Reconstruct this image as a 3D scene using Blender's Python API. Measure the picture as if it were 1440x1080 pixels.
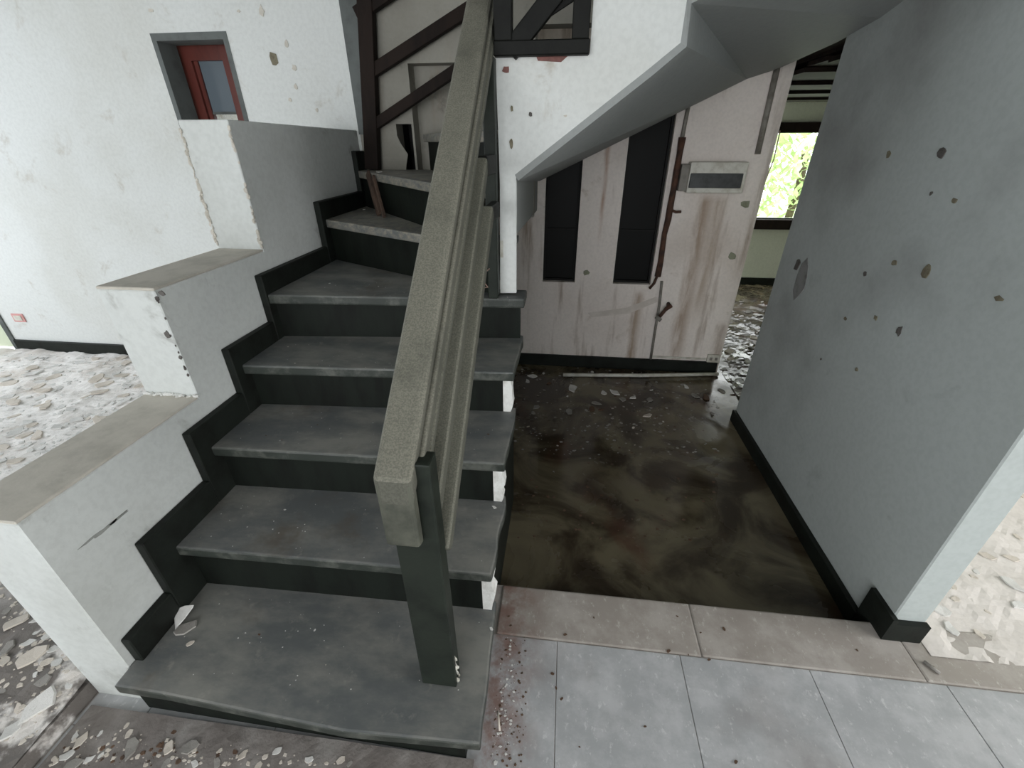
import bpy, bmesh, math, random
from mathutils import Vector, Matrix, noise
random.seed(7)
for o in list(bpy.data.objects): bpy.data.objects.remove(o)
S = bpy.context.scene; COL = S.collection

# ------------------------------------------------------------------ camera
CAM = Vector((0.1347, -0.4569, 1.3709)); FPX = 610.95
PITCH, YAW, ROLL = 0.51068, 0.11617, -0.00313
cp, sp, cy_, sy_ = math.cos(PITCH), math.sin(PITCH), math.cos(YAW), math.sin(YAW)
FW = Vector((-sy_*cp, cy_*cp, -sp)); RT0 = Vector((cy_, sy_, 0)); UP0 = RT0.cross(FW)
RT = math.cos(ROLL)*RT0 + math.sin(ROLL)*UP0; UP = -math.sin(ROLL)*RT0 + math.cos(ROLL)*UP0
cd = bpy.data.cameras.new('camera'); cam = bpy.data.objects.new('camera', cd); COL.objects.link(cam)
cd.sensor_width = 36; cd.lens = FPX/1440*36; cd.clip_start = .02
m = Matrix((RT, UP, -FW)).transposed().to_4x4(); m.translation = CAM; cam.matrix_world = m
S.camera = cam

# ------------------------------------------------------------------ light and exposure
S.view_settings.view_transform = 'Standard'; S.view_settings.look = 'None'
S.view_settings.gamma = 1; S.view_settings.use_curve_mapping = False
S.view_settings.exposure = 0.0
w = bpy.data.worlds.new('sky'); S.world = w; w.use_nodes = True
bg = w.node_tree.nodes['Background']; bg.inputs[0].default_value = (.92, .96, 1, 1); bg.inputs[1].default_value = 3.2

def area(name, loc, target, sx, sy, power, color):
    l = bpy.data.lights.new(name, 'AREA'); l.shape = 'RECTANGLE'; l.size = sx; l.size_y = sy
    l.energy = power; l.color = color
    o = bpy.data.objects.new(name, l); COL.objects.link(o); o.location = loc
    o.rotation_euler = (Vector(target)-Vector(loc)).to_track_quat('-Z', 'Y').to_euler()
    return o
# daylight through the openings of the house: wide front doors, the left room's window, the right room's window, the far room
area('daylight_front', (-1.1, -3.55, 1.35), (-1.1, 2, 1.2), 4.0, 2.0, 57, (.98, .99, 1))
area('daylight_left', (-4.5, .75, 1.35), (0, .75, 1.1), 1.7, 1.5, 21, (.80, .88, 1))
area('daylight_right', (3.9, -.6, 1.3), (0, -.6, .7), 2.6, 1.7, 74, (1, .99, .98))
area('daylight_far', (2.35, 4.72, 1.05), (2.0, 2.0, .2), .9, .75, 5, (.96, 1, .95))

# ------------------------------------------------------------------ helpers
def un(u, v, ax, c):
    d = RT*((u-720)/FPX) - UP*((v-540)/FPX) + FW
    k = 'xyz'.index(ax); t = (c-CAM[k])/d[k]
    return CAM + d*t
def props(o, label=None, cat=None, group=None, kind=None):
    if label: o['label'] = label
    if cat: o['category'] = cat
    if group: o['group'] = group
    if kind: o['kind'] = kind
    return o
def link(name, me, mat=None, parent=None):
    o = bpy.data.objects.new(name, me); COL.objects.link(o)
    if mat and not me.materials: me.materials.append(mat)
    if parent: o.parent = parent
    return o
def empty(name, loc=(0, 0, 0)):
    o = bpy.data.objects.new(name, None); COL.objects.link(o); o.location = loc; o.empty_display_size = .05
    return o
def finish(name, bm, mat, parent=None, smooth=False):
    bmesh.ops.recalc_face_normals(bm, faces=bm.faces)
    me = bpy.data.meshes.new(name); bm.to_mesh(me); bm.free()
    if smooth:
        for p in me.polygons: p.use_smooth = True
    o = link(name, me, mat, parent)
    if parent: o.matrix_parent_inverse = Matrix.Translation(-parent.location)
    return o
def bbox(bm, x0, x1, y0, y1, z0, z1):
    v = [bm.verts.new((x, y, z)) for x in (x0, x1) for y in (y0, y1) for z in (z0, z1)]
    for f in ((0, 1, 3, 2), (4, 6, 7, 5), (0, 4, 5, 1), (2, 3, 7, 6), (0, 2, 6, 4), (1, 5, 7, 3)):
        bm.faces.new([v[i] for i in f])
def bev(bm, w, seg=1):
    if w: bmesh.ops.bevel(bm, geom=list(bm.edges), offset=w, segments=seg, affect='EDGES', profile=.6)
def box(name, x0, x1, y0, y1, z0, z1, mat, parent=None, b=0, seg=1):
    bm = bmesh.new(); bbox(bm, x0, x1, y0, y1, z0, z1); bev(bm, b, seg)
    return finish(name, bm, mat, parent)
def boxes(name, lst, mat, parent=None):
    bm = bmesh.new()
    for a in lst: bbox(bm, *a)
    return finish(name, bm, mat, parent)
def prism(name, base, off, mat, parent=None, b=0, seg=1):
    """closed polygon (3D points) pushed along off"""
    bm = bmesh.new(); off = Vector(off)
    a = [bm.verts.new(p) for p in base]; c = [bm.verts.new(Vector(p)+off) for p in base]
    n = len(a); bm.faces.new(a); bm.faces.new(c[::-1])
    for i in range(n): bm.faces.new((a[i], c[i], c[(i+1) % n], a[(i+1) % n]))
    bmesh.ops.recalc_face_normals(bm, faces=bm.faces); bev(bm, b, seg)
    return finish(name, bm, mat, parent)
def tube(name, pts, r, mat, parent=None, n=8, rad=None):
    bm = bmesh.new(); rings = []; P = [Vector(p) for p in pts]
    for i, p in enumerate(P):
        t = (P[min(i+1, len(P)-1)]-P[max(i-1, 0)]).normalized()
        a = t.orthogonal().normalized() if abs(t.z) > .95 else t.cross(Vector((0, 0, 1))).normalized()
        if abs(t.z) > .95: a = (Vector((1, 0, 0))-t*t.x).normalized()
        b = t.cross(a); rr = rad[i] if rad else r
        rings.append([bm.verts.new(p+rr*(math.cos(k*2*math.pi/n)*a+math.sin(k*2*math.pi/n)*b)) for k in range(n)])
    for A, B in zip(rings, rings[1:]):
        for k in range(n): bm.faces.new((A[k], A[(k+1) % n], B[(k+1) % n], B[k]))
    bm.faces.new(rings[0]); bm.faces.new(rings[-1][::-1])
    return finish(name, bm, mat, parent, True)
def beam(name, a, b, wx, wn, mat, parent=None, side=(1, 0, 0), bv=.004, seg=2):
    """rectangular bar from a to b (centre line); wx across 'side', wn across the other normal"""
    a, b = Vector(a), Vector(b); t = (b-a).normalized(); s = Vector(side); s = (s-t*s.dot(t)).normalized(); n = s.cross(t)
    base = [a+s*i*wx/2+n*j*wn/2 for i, j in ((-1, -1), (1, -1), (1, 1), (-1, 1))]
    return prism(name, base, b-a, mat, parent, bv, seg)

# ------------------------------------------------------------------ materials
def srgb(r, g, b):
    f = lambda c: (c/255/12.92 if c/255 <= .04045 else ((c/255+.055)/1.055)**2.4)
    return (f(r), f(g), f(b), 1)
class NT:
    def __init__(s, name):
        s.m = bpy.data.materials.new(name); s.m.use_nodes = True; s.t = s.m.node_tree
        s.b = s.t.nodes['Principled BSDF']; s.co = s.t.nodes.new('ShaderNodeTexCoord').outputs['Object']
    def n(s, typ, **kw):
        x = s.t.nodes.new(typ)
        for k, v in kw.items(): setattr(x, k, v)
        return x
    def l(s, a, b): s.t.links.new(a, b)
    def noise(s, scale, detail=5, rough=.6, stretch=None, off=(0, 0, 0), dist=0):
        mp = s.n('ShaderNodeMapping'); s.l(s.co, mp.inputs[0]); mp.inputs[1].default_value = off
        if stretch: mp.inputs[3].default_value = stretch
        x = s.n('ShaderNodeTexNoise'); s.l(mp.outputs[0], x.inputs['Vector'])
        x.inputs['Scale'].default_value = scale; x.inputs['Detail'].default_value = detail
        x.inputs['Roughness'].default_value = rough; x.inputs['Distortion'].default_value = dist
        return x.outputs['Fac']
    def ramp(s, fac, a, b, lo=0, hi=1):
        x = s.n('ShaderNodeMapRange'); s.l(fac, x.inputs[0]); x.interpolation_type = 'SMOOTHSTEP'
        for i, v in zip((1, 2, 3, 4), (a, b, lo, hi)): x.inputs[i].default_value = v
        return x.outputs[0]
    def mix(s, fac, a, b, mode='MIX'):
        x = s.n('ShaderNodeMix', data_type='RGBA', blend_type=mode)
        for i, v in ((0, fac), (6, a), (7, b)):
            if isinstance(v, (int, float)): x.inputs[i].default_value = v
            elif isinstance(v, tuple): x.inputs[i].default_value = v
            else: s.l(v, x.inputs[i])
        return x.outputs[2]
    def math(s, op, a, b=None):
        x = s.n('ShaderNodeMath', operation=op)
        for i, v in ((0, a), (1, b)):
            if v is None: continue
            if isinstance(v, (int, float)): x.inputs[i].default_value = v
            else: s.l(v, x.inputs[i])
        return x.outputs[0]
    def out(s, col, rough=.8, bump=None, bs=.3, bd=.01):
        if isinstance(col, tuple): s.b.inputs['Base Color'].default_value = col
        else: s.l(col, s.b.inputs['Base Color'])
        if isinstance(rough, (int, float)): s.b.inputs['Roughness'].default_value = rough
        else: s.l(rough, s.b.inputs['Roughness'])
        if bump is not None:
            x = s.n('ShaderNodeBump'); x.inputs['Strength'].default_value = bs; x.inputs['Distance'].default_value = bd
            s.l(bump, x.inputs['Height']); s.l(x.outputs[0], s.b.inputs['Normal'])
        return s.m
def plaster(name, base, stain, spot, s_amt=.5, sp_amt=.5, off=(0, 0, 0), streak=0, bs=.22, runs=None, thr=.60):
    q = NT(name)
    c = q.mix(q.ramp(q.noise(1.7, 4, .55, off=off), .45, .75, 0, s_amt), srgb(*base), srgb(*stain))
    c = q.mix(q.ramp(q.noise(5.5, 6, .65, off=off, dist=.4), thr, thr+.17, 0, sp_amt), c, srgb(*spot))
    if streak: c = q.mix(q.ramp(q.noise(3.2, 5, .6, stretch=(3.2, 3.2, .35), off=off), .52, .74, 0, streak), c, srgb(128, 104, 80))
    if runs:
        sx = q.n('ShaderNodeSeparateXYZ'); q.l(q.co, sx.inputs[0])
        nz = q.noise(6, 5, .65, stretch=(3, 1, .5), off=(2, 2, 2))
        for xc, hw, z0, z1, col in runs:
            d = q.math('ABSOLUTE', q.math('SUBTRACT', q.math('ADD', sx.outputs[0], q.math('MULTIPLY', q.math('SUBTRACT', nz, .5), hw*1.6)), xc))
            mk = q.math('MULTIPLY', q.ramp(d, 0, hw, 1, 0), q.math('MULTIPLY', q.ramp(sx.outputs[2], z0-.15, z0+.25), q.ramp(sx.outputs[2], z1-.06, z1, 1, 0)))
            c = q.mix(q.math('MULTIPLY', mk, q.ramp(nz, .3, .6, .3, .8)), c, srgb(*col))
    c = q.mix(q.ramp(q.noise(60, 2), .35, .7, 0, .08), c, srgb(80, 80, 76))
    h = q.math('ADD', q.noise(7, 6, .6, off=off), q.math('MULTIPLY', q.ramp(q.noise(11, 3, .5, off=off), .70, .76), -.35))
    return q.out(c, .75, h, bs, .012)
M_WHITE = plaster('painted_plaster', (212, 214, 211), (197, 197, 190), (166, 157, 142), .6, .6, thr=.575)
M_PAR = plaster('parapet_plaster', (208, 211, 208), (184, 186, 181), (122, 120, 112), .7, .75, (3, 1, 2), thr=.585)
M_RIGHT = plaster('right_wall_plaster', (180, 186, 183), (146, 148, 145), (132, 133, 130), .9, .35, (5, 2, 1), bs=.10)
M_HALL = plaster('hall_plaster', (226, 217, 210), (198, 186, 176), (150, 130, 106), .7, .55, (1, 7, 3), .8, runs=((.975, .07, -.1, 1.1, (150, 126, 104)), (.36, .022, .9, 1.6, (158, 112, 78)), (1.06, .05, .3, 1.1, (168, 150, 132)), (.66, .05, -.2, .5, (150, 126, 102)), (1.24, .05, -.2, .3, (128, 104, 82))))
M_STAIRWALL = plaster('stair_wall_plaster', (150, 147, 137), (120, 117, 107), (84, 80, 72), .7, .8, (8, 2, 5), .3)
M_SOFFIT = plaster('soffit_plaster_in_shade', (148, 151, 149), (136, 139, 136), (126, 128, 124), .4, .2, (2, 9, 4), bs=.08)  # white plaster greyed so the soffit's shade sits in its colour
M_CREAM = plaster('cream_plaster', (214, 216, 200), (196, 198, 182), (150, 146, 130), .4, .2, (4, 4, 4))
def simple(name, a, b, scale=8, rough=.6, lo=.4, hi=.7, bs=.2, bd=.004, stretch=None, amt=1, off=(0, 0, 0)):
    q = NT(name); q.b.inputs['Specular IOR Level'].default_value = .5 if max(a) > 60 else .18; f = q.noise(scale, 6, .65, stretch=stretch, off=off)
    return q.out(q.mix(q.ramp(f, lo, hi, 0, amt), srgb(*a), srgb(*b)), rough, q.noise(scale*5, 4), bs, bd)
M_COPING = simple('cement_coping', (200, 194, 183), (178, 173, 162), 9, .85)
M_GREEN = simple('dark_green_paint', (38, 43, 37), (28, 32, 28), 12, .5, bs=.1)
M_SKIRT = simple('black_green_skirting_and_shade', (30, 34, 30), (20, 21, 18), 10, .55)
M_RISER = simple('riser_paint', (22, 27, 22), (14, 16, 13), 9, .6, bs=.15, stretch=(2, 2, .5))
def dusted(name, under, dust, dust2, amt=.9, rough=.8, grain=300):
    """paint under settled dust: dust lies on what faces up"""
    q = NT(name); g = q.n('ShaderNodeNewGeometry'); sx = q.n('ShaderNodeSeparateXYZ'); q.l(g.outputs['True Normal'], sx.inputs[0])
    up = q.ramp(sx.outputs[2], -.15, .55, .35, 1)
    d = q.math('MULTIPLY', up, q.ramp(q.noise(6, 6, .7), .22, .55, .45, amt))
    dc = q.mix(q.ramp(q.noise(grain, 2), .35, .65), srgb(*dust), srgb(*dust2))
    return q.out(q.mix(d, srgb(*under), dc), rough, q.noise(grain, 3), .25, .002)
M_RAIL = dusted('dusty_handrail_paint', (52, 54, 46), (126, 124, 111), (104, 102, 91))
M_LOWRAIL = dusted('dusty_lower_rail_paint', (50, 52, 44), (118, 117, 104), (97, 96, 85))
def tread_mat():
    q = NT('dusty_dark_tread')
    c = q.mix(q.ramp(q.noise(4.5, 6, .65, stretch=(.8, 1.6, 1)), .35, .68), srgb(92, 95, 95), srgb(132, 131, 125))
    c = q.mix(q.ramp(q.noise(3.1, 5, .7, off=(4, 4, 0)), .55, .75, 0, .75), c, srgb(88, 78, 66))
    c = q.mix(q.ramp(q.noise(22, 4, .7, off=(1, 0, 0)), .58, .75, 0, .4), c, srgb(156, 153, 144))
    sx = q.n('ShaderNodeSeparateXYZ'); q.l(q.co, sx.inputs[0])
    old = q.math('MULTIPLY', q.ramp(sx.outputs[2], 1.0, 1.07), q.ramp(q.noise(30, 6, .75, stretch=(1, 1, 2)), .40, .66, 0, .75))   # bare wood where the paint of the winders has worn off
    c = q.mix(old, c, srgb(164, 156, 138))
    g = q.n('ShaderNodeNewGeometry'); sn = q.n('ShaderNodeSeparateXYZ'); q.l(g.outputs['True Normal'], sn.inputs[0])
    bare = q.math('MULTIPLY', q.math('SUBTRACT', 1.0, q.ramp(sn.outputs[2], .1, .75)), q.ramp(sx.outputs[2], .95, 1.03, 1, .15))
    c = q.mix(bare, c, q.mix(q.ramp(q.noise(14, 5, .7), .45, .7), srgb(44, 49, 44), srgb(84, 86, 80)))
    return q.out(c, q.ramp(q.noise(5, 4), .3, .7, .38, .62), q.noise(26, 5), .18, .004)
M_TREAD = tread_mat()
def tile_mat(name, a, b, spk, stain=None):
    q = NT(name); oi = q.n('ShaderNodeObjectInfo')
    geo = q.n('ShaderNodeNewGeometry'); q.co = geo.outputs['Position']
    c = q.mix(q.ramp(q.noise(7, 6, .7), .38, .66), srgb(*a), srgb(*b))
    c = q.mix(q.ramp(q.noise(34, 4, .75, stretch=(1.6, 1, 1)), .57, .68, 0, .65), c, srgb(*spk))
    c = q.mix(q.ramp(q.noise(2.2, 4, .6, off=(3, 0, 0)), .52, .7, 0, .35), c, srgb(116, 104, 96))
    if stain: c = q.mix(stain(q), c, srgb(134, 106, 96))
    hs = q.n('ShaderNodeHueSaturation'); q.l(c, hs.inputs['Color']); q.l(q.ramp(oi.outputs['Random'], 0, 1, .93, 1.05), hs.inputs['Value'])
    return q.out(hs.outputs[0], q.ramp(q.noise(6, 4), .3, .7, .35, .65), q.noise(40, 4), .12, .003)
def red_dirt(q):
    sx = q.n('ShaderNodeSeparateXYZ'); q.l(q.co, sx.inputs[0])
    return q.math('MULTIPLY', q.math('MULTIPLY', q.ramp(sx.outputs[0], .02, .17, .9, 0), q.ramp(sx.outputs[0], -.04, 0.0, 0, 1)), q.ramp(q.noise(9, 5, .7), .35, .6))
M_TILE = tile_mat('grey_floor_tile', (164, 165, 166), (186, 186, 187), (208, 208, 207), red_dirt)
M_STRIP = tile_mat('threshold_stone', (158, 150, 142), (178, 171, 164), (200, 195, 188), red_dirt)
M_GROUT = simple('dirty_grout', (142, 136, 130), (172, 166, 160), 14, .9)
def wet_mat():
    q = NT('wet_dirty_floor')
    c = q.mix(q.ramp(q.noise(2.6, 6, .6, dist=.9), .40, .62), srgb(54, 45, 34), srgb(110, 102, 82))
    c = q.mix(q.ramp(q.noise(2.3, 5, .6, off=(2, 5, 0), dist=.5), .52, .72, 0, .8), c, srgb(82, 55, 42))
    c = q.mix(q.ramp(q.noise(40, 4, .7), .66, .76, 0, .5), c, srgb(140, 132, 118))
    wet = q.ramp(q.noise(2.6, 5, .6, off=(7, 1, 0), dist=.4), .40, .62, .10, .38)
    return q.out(c, wet, q.noise(16, 5), .10, .004)
M_WET = wet_mat()
def rubble_mat():
    q = NT('fallen_plaster_dust'); sx = q.n('ShaderNodeSeparateXYZ'); q.l(q.co, sx.inputs[0])
    c = q.mix(q.ramp(q.noise(4, 5, .6), .4, .68), srgb(232, 228, 224), srgb(206, 198, 190))
    c = q.mix(q.ramp(q.noise(13, 6, .7, dist=.5), .56, .74, 0, .7), c, srgb(168, 150, 134))
    soil = q.math('MULTIPLY', q.ramp(sx.outputs[1], .15, .45, 1, 0), q.ramp(q.noise(8, 5, .6, off=(3, 3, 0)), .38, .5))
    c = q.mix(soil, c, srgb(112, 106, 101))
    return q.out(c, .85, q.noise(16, 6), .7, .012)
M_DUST = rubble_mat()
M_DUST2 = plaster('flaky_beige_floor', (216, 209, 203), (200, 191, 183), (170, 158, 146), .7, .6, (6, 3, 0), bs=.6)
M_SOIL = simple('dirty_front_floor', (116, 109, 104), (150, 145, 140), 6, .75, bs=.4, bd=.01)
CH = [simple('white_plaster_chip', (214, 212, 208), (190, 187, 182), 30, .85), simple('beige_plaster_chip', (206, 197, 186), (186, 176, 163), 30, .85),
      simple('grey_plaster_chip', (150, 146, 140), (120, 116, 110), 30, .85), simple('brown_chip', (96, 72, 54), (64, 50, 40), 30, .8)]
M_WOOD = simple('old_brown_wood', (36, 27, 22), (22, 16, 13), 9, .75, stretch=(1, 1, .25), bs=.4)
M_WOODL = simple('split_brown_wood', (84, 66, 54), (52, 40, 33), 12, .75, bs=.4)
M_RUST = simple('rusted_iron', (84, 56, 42), (46, 32, 26), 24, .85, bs=.7, bd=.006)
M_DARK = simple('dark_green_iron', (20, 21, 18), (12, 12, 10), 14, .6)
M_RED = simple('red_brown_window_wood', (98, 46, 38), (66, 29, 25), 7, .4, stretch=(1, 1, .3))
M_GREYF = simple('grey_window_reveal', (96, 100, 98), (78, 81, 79), 8, .8)
M_BLACK = simple('black_frame_and_hole_dark', (24, 23, 21), (14, 14, 13), 14, .6)
M_PATCH = simple('exposed_render', (126, 120, 100), (100, 92, 76), 40, .9, bs=.6)
M_PATCHD = simple('dark_exposed_render', (96, 92, 88), (74, 70, 66), 30, .9, bs=.6)
M_OLIVE = simple('olive_filler', (136, 138, 118), (116, 116, 98), 30, .9)
M_REDP = simple('old_red_primer', (128, 86, 80), (104, 72, 66), 30, .8)
M_CRACK = simple('grey_scuff', (150, 152, 147), (128, 130, 125), 20, .85)
M_OVAL = simple('grey_damp_mark', (136, 136, 134), (104, 102, 100), 14, .9)
M_PVC = simple('dirty_white_plastic', (206, 204, 194), (170, 164, 150), 14, .5)
M_GREYP = simple('grey_conduit', (130, 126, 118), (100, 94, 86), 20, .6)
M_BOXG = simple('fuse_box_cover', (66, 68, 68), (44, 46, 46), 20, .35)
M_RAW = simple('torn_bare_plaster', (226, 226, 222), (196, 194, 188), 18, .9, bs=.5)
M_TIE = simple('pinkish_wire', (168, 140, 126), (140, 116, 104), 30, .6)
M_LEAF = simple('leaf_green_glare', (214, 230, 182), (196, 218, 156), 5, .6)  # leaf green paled to hold the outdoor glare in its colour
M_BARK = simple('tree_bark', (96, 84, 70), (70, 60, 50), 12, .9)
M_DOORG = simple('pale_green_door', (206, 214, 190), (190, 198, 176), 4, .5)
def glass(name, col, rough, alpha_mix):
    q = NT(name); q.b.inputs['Base Color'].default_value = srgb(*col); q.b.inputs['Roughness'].default_value = rough
    q.b.inputs['Transmission Weight'].default_value = alpha_mix; q.b.inputs['IOR'].default_value = 1.45
    return q.m
M_GLASSD = glass('opaque_dark_glass', (20, 20, 19), .45, .0); M_GLASSD.node_tree.nodes['Principled BSDF'].inputs['Specular IOR Level'].default_value = .12  # opaque near-black panes, nothing behind shows through
M_GLASSB = glass('sky_reflection_glass', (104, 114, 122), .15, .0)  # opaque pane with the sky's reflection painted in as blue grey

# ------------------------------------------------------------------ floors
fl = box('floor', -1.12, 3.99, -3.7, .526, -.16, -.003, M_GROUT); props(fl, kind='structure')
TP = .372
tm = None
for i in range(-4, 11):
    for j in range(0, 9):
        x0 = .181+(i-1)*TP; y1 = .349-j*TP
        x1 = x0+TP
        a, b_ = max(x0, -1.115), min(x1, 3.98)
        if b_-a < .02: continue
        if abs(b_-a-TP) < 1e-6 and tm:
            t = link('tile', tm, None, fl)
        else:
            bm = bmesh.new(); bbox(bm, -(b_-a)/2+.001, (b_-a)/2-.001, -TP/2+.001, TP/2-.001, -.012, 0); bev(bm, .001)
            t = finish('tile', bm, M_TILE); t.parent = fl
            if abs(b_-a-TP) < 1e-6: tm = t.data
        t.location = ((a+b_)/2, y1-TP/2, 0)
for k, (a, b_) in enumerate(((-.015, .62), (.62, 1.25), (1.25, 1.9), (1.9, 2.6))):
    box('threshold_stone', a+.001, b_-.001, .351, .526, -.05, .001, M_STRIP, fl, .006, 2)
hf = box('floor_hall', -1.2, 3.6, .526, 4.95, -.25, -.1, M_WET); props(hf, kind='structure')
def hsurf(x, y, amp, f, ox=0):
    v = Vector((x*f+ox, y*f, 0.3))
    return amp*(noise.noise(v)+.6*noise.noise(v*2.3)+.4*abs(noise.noise(v*5.1))+.3*noise.noise(v*11))
def bumpy(name, x0, x1, y0, y1, z, amp, f, mat, n=70, ox=0, **kw):
    bm = bmesh.new(); nx = max(4, int((x1-x0)*n)); ny = max(4, int((y1-y0)*n))
    g = [[bm.verts.new((x0+(x1-x0)*i/nx, y0+(y1-y0)*j/ny, z+hsurf(x0+(x1-x0)*i/nx, y0+(y1-y0)*j/ny, amp, f, ox))) for j in range(ny+1)] for i in range(nx+1)]
    for i in range(nx):
        for j in range(ny): bm.faces.new((g[i][j], g[i+1][j], g[i+1][j+1], g[i][j+1]))
    return finish(name, bm, mat)
lf = box('floor_left', -4.6, -1.12, -3.7, 2.0, -.16, .05, M_DUST); props(lf, kind='structure')
d1 = bumpy('plaster_rubble', -4.0, -1.12, -.6, 1.98, .062, .018, 5, M_DUST, 45)
props(d1, 'pale fallen plaster dust covering the floor behind the stepped parapet', 'rubble', kind='stuff')
rf = box('floor_right', 1.30, 4.0, .527, 1.85, -.16, -.001, M_DUST2); props(rf, kind='structure')
d2 = bumpy('flaked_plaster', 1.31, 3.6, .43, 1.83, .003, .008, 6, M_DUST2, 45, 9)
props(d2, 'beige flaked plaster lying over the floor past the grey wall end', 'rubble', kind='stuff')
d4 = bumpy('floor_dirt', -1.1, -.02, -1.0, .022, .007, .003, 9, M_SOIL, 60, 2)
props(d4, 'grey brown dirt layer on the floor before the lowest step', 'dirt', kind='stuff')
d3 = bumpy('wet_sludge', 1.32, 3.5, 1.98, 4.78, -.098, .012, 9, M_WET, 40, 4)
props(d3, 'dark wet sludge lumps on the passage floor near the far room', 'sludge', kind='stuff')

# ------------------------------------------------------------------ walls of the setting
ZT = 2.75
wb = boxes('wall_left_room', [(-3.75, -1.92, 2.0, 2.12, -.1, ZT), (-1.52, -.93, 2.0, 2.12, -.1, ZT), (-1.92, -1.52, 2.0, 2.12, -.1, 1.12), (-1.92, -1.52, 2.0, 2.12, 1.83, ZT)], M_WHITE)
props(wb, kind='structure')
bl = box('baseboard_left_room', -3.75, -1.13, 1.982, 2.0, .05, .135, M_SKIRT, None, .003); props(bl, kind='structure')
# enclosure of the rooms behind and beside the camera (openings where the daylight comes in)
en = boxes('wall_front', [(-4.6, -3.1, -3.85, -3.7, -.2, ZT), (1.3, 4.0, -3.85, -3.7, -.2, ZT), (-3.1, 1.3, -3.85, -3.7, 2.4, ZT), (-3.1, 1.3, -3.85, -3.7, -.2, .3)], M_WHITE); props(en, kind='structure')
en = boxes('wall_outer_left', [(-4.75, -4.6, -3.85, -.2, -.2, ZT), (-4.75, -4.6, 1.7, 2.6, -.2, ZT), (-4.75, -4.6, -.2, 1.7, 2.2, ZT), (-4.75, -4.6, -.2, 1.7, -.2, .5)], M_WHITE); props(en, kind='structure')
en = boxes('wall_outer_right', [(4.0, 4.15, -3.85, -1.95, -.2, ZT), (4.0, 4.15, .75, 2.0, -.2, ZT), (4.0, 4.15, -1.95, .75, 2.2, ZT), (4.0, 4.15, -1.95, .75, -.2, .4)], M_WHITE); props(en, kind='structure')
en = boxes('wall_right_room', [(1.31, 4.15, 1.85, 1.95, -.2, ZT)], M_CREAM); props(en, kind='structure')
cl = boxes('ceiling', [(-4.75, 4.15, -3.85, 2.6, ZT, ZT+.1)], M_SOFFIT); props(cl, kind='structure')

# stepped parapet between stairs and left room
XI, XO = -.944, -1.117
PA, PB, PC = (.055, .558, .697), (.558, 1.037, 1.031), (1.037, 2.0, 1.432)
prof = [(.055, -.1), (.055, .689), (.558, .689), (.558, 1.023), (1.037, 1.023), (1.037, 1.432), (2.0, 1.418), (2.0, -.1)]
par = prism('wall_parapet', [(XI, y, z) for y, z in prof], (XO-XI, 0, 0), M_PAR, None, .003); props(par, kind='structure')
for (a, b_, z) in (PA, PB):
    c = box('coping', XO, XI, a, b_-.0005, z-.008, z, M_COPING, par, .0025)
# plaster broken away along the parapet edges (rough lumps where a face has come off)
def lumps(name, pts, r, mat, parent, seed=0, flat=(1, 1, 1)):
    rnd = random.Random(seed); bm = bmesh.new()
    for p in pts:
        s = r*rnd.uniform(.6, 1.3)
        mtx = Matrix.Translation(p) @ Matrix.Rotation(rnd.uniform(0, 6), 4, 'Z') @ Matrix.Diagonal((s*flat[0]*rnd.uniform(.7, 1.3), s*flat[1]*rnd.uniform(.7, 1.3), s*flat[2], 1))
        bmesh.ops.create_icosphere(bm, subdivisions=1, radius=1, matrix=mtx)
    return finish(name, bm, mat, parent)
R_ = random.Random(3)
lumps('torn_edge', [(XI-R_.uniform(.0, .17), .558-.004, .697+R_.uniform(0, .004)) for _ in range(26)], .008, M_RAW, par, 1, (1.4, .6, .7))

R_ = random.Random(9)
lumps('torn_edge', [(XO+R_.uniform(-.002, .006), 1.0345, 1.05+.36*k/40) for k in range(40)], .006, M_COPING, par, 2, (1, .5, 1.6))
lumps('torn_edge', [(XI-R_.uniform(-.001, .006), 1.0365, 1.04+.37*R_.random()**1.3) for k in range(30)], .006, M_COPING, par, 3, (1, .6, 1.5))
lumps('torn_edge', [(XI-R_.uniform(-.001, .004), .5575, .72+.29*R_.random()) for k in range(12)], .004, M_PATCHD, par, 4, (1, .6, 1.5))
# right passage wall
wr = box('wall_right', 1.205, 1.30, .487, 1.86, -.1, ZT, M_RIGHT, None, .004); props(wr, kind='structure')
sk = box('baseboard_right', 1.185, 1.206, .575, 1.86, -.1, -.028, M_SKIRT, None, .003); props(sk, kind='structure')
sk2 = boxes('baseboard_right_end', [(1.190, 1.206, .468, .582, -.1, .098), (1.206, 1.302, .468, .487, -.02, .08)], M_SKIRT); props(sk2, kind='structure')

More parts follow.
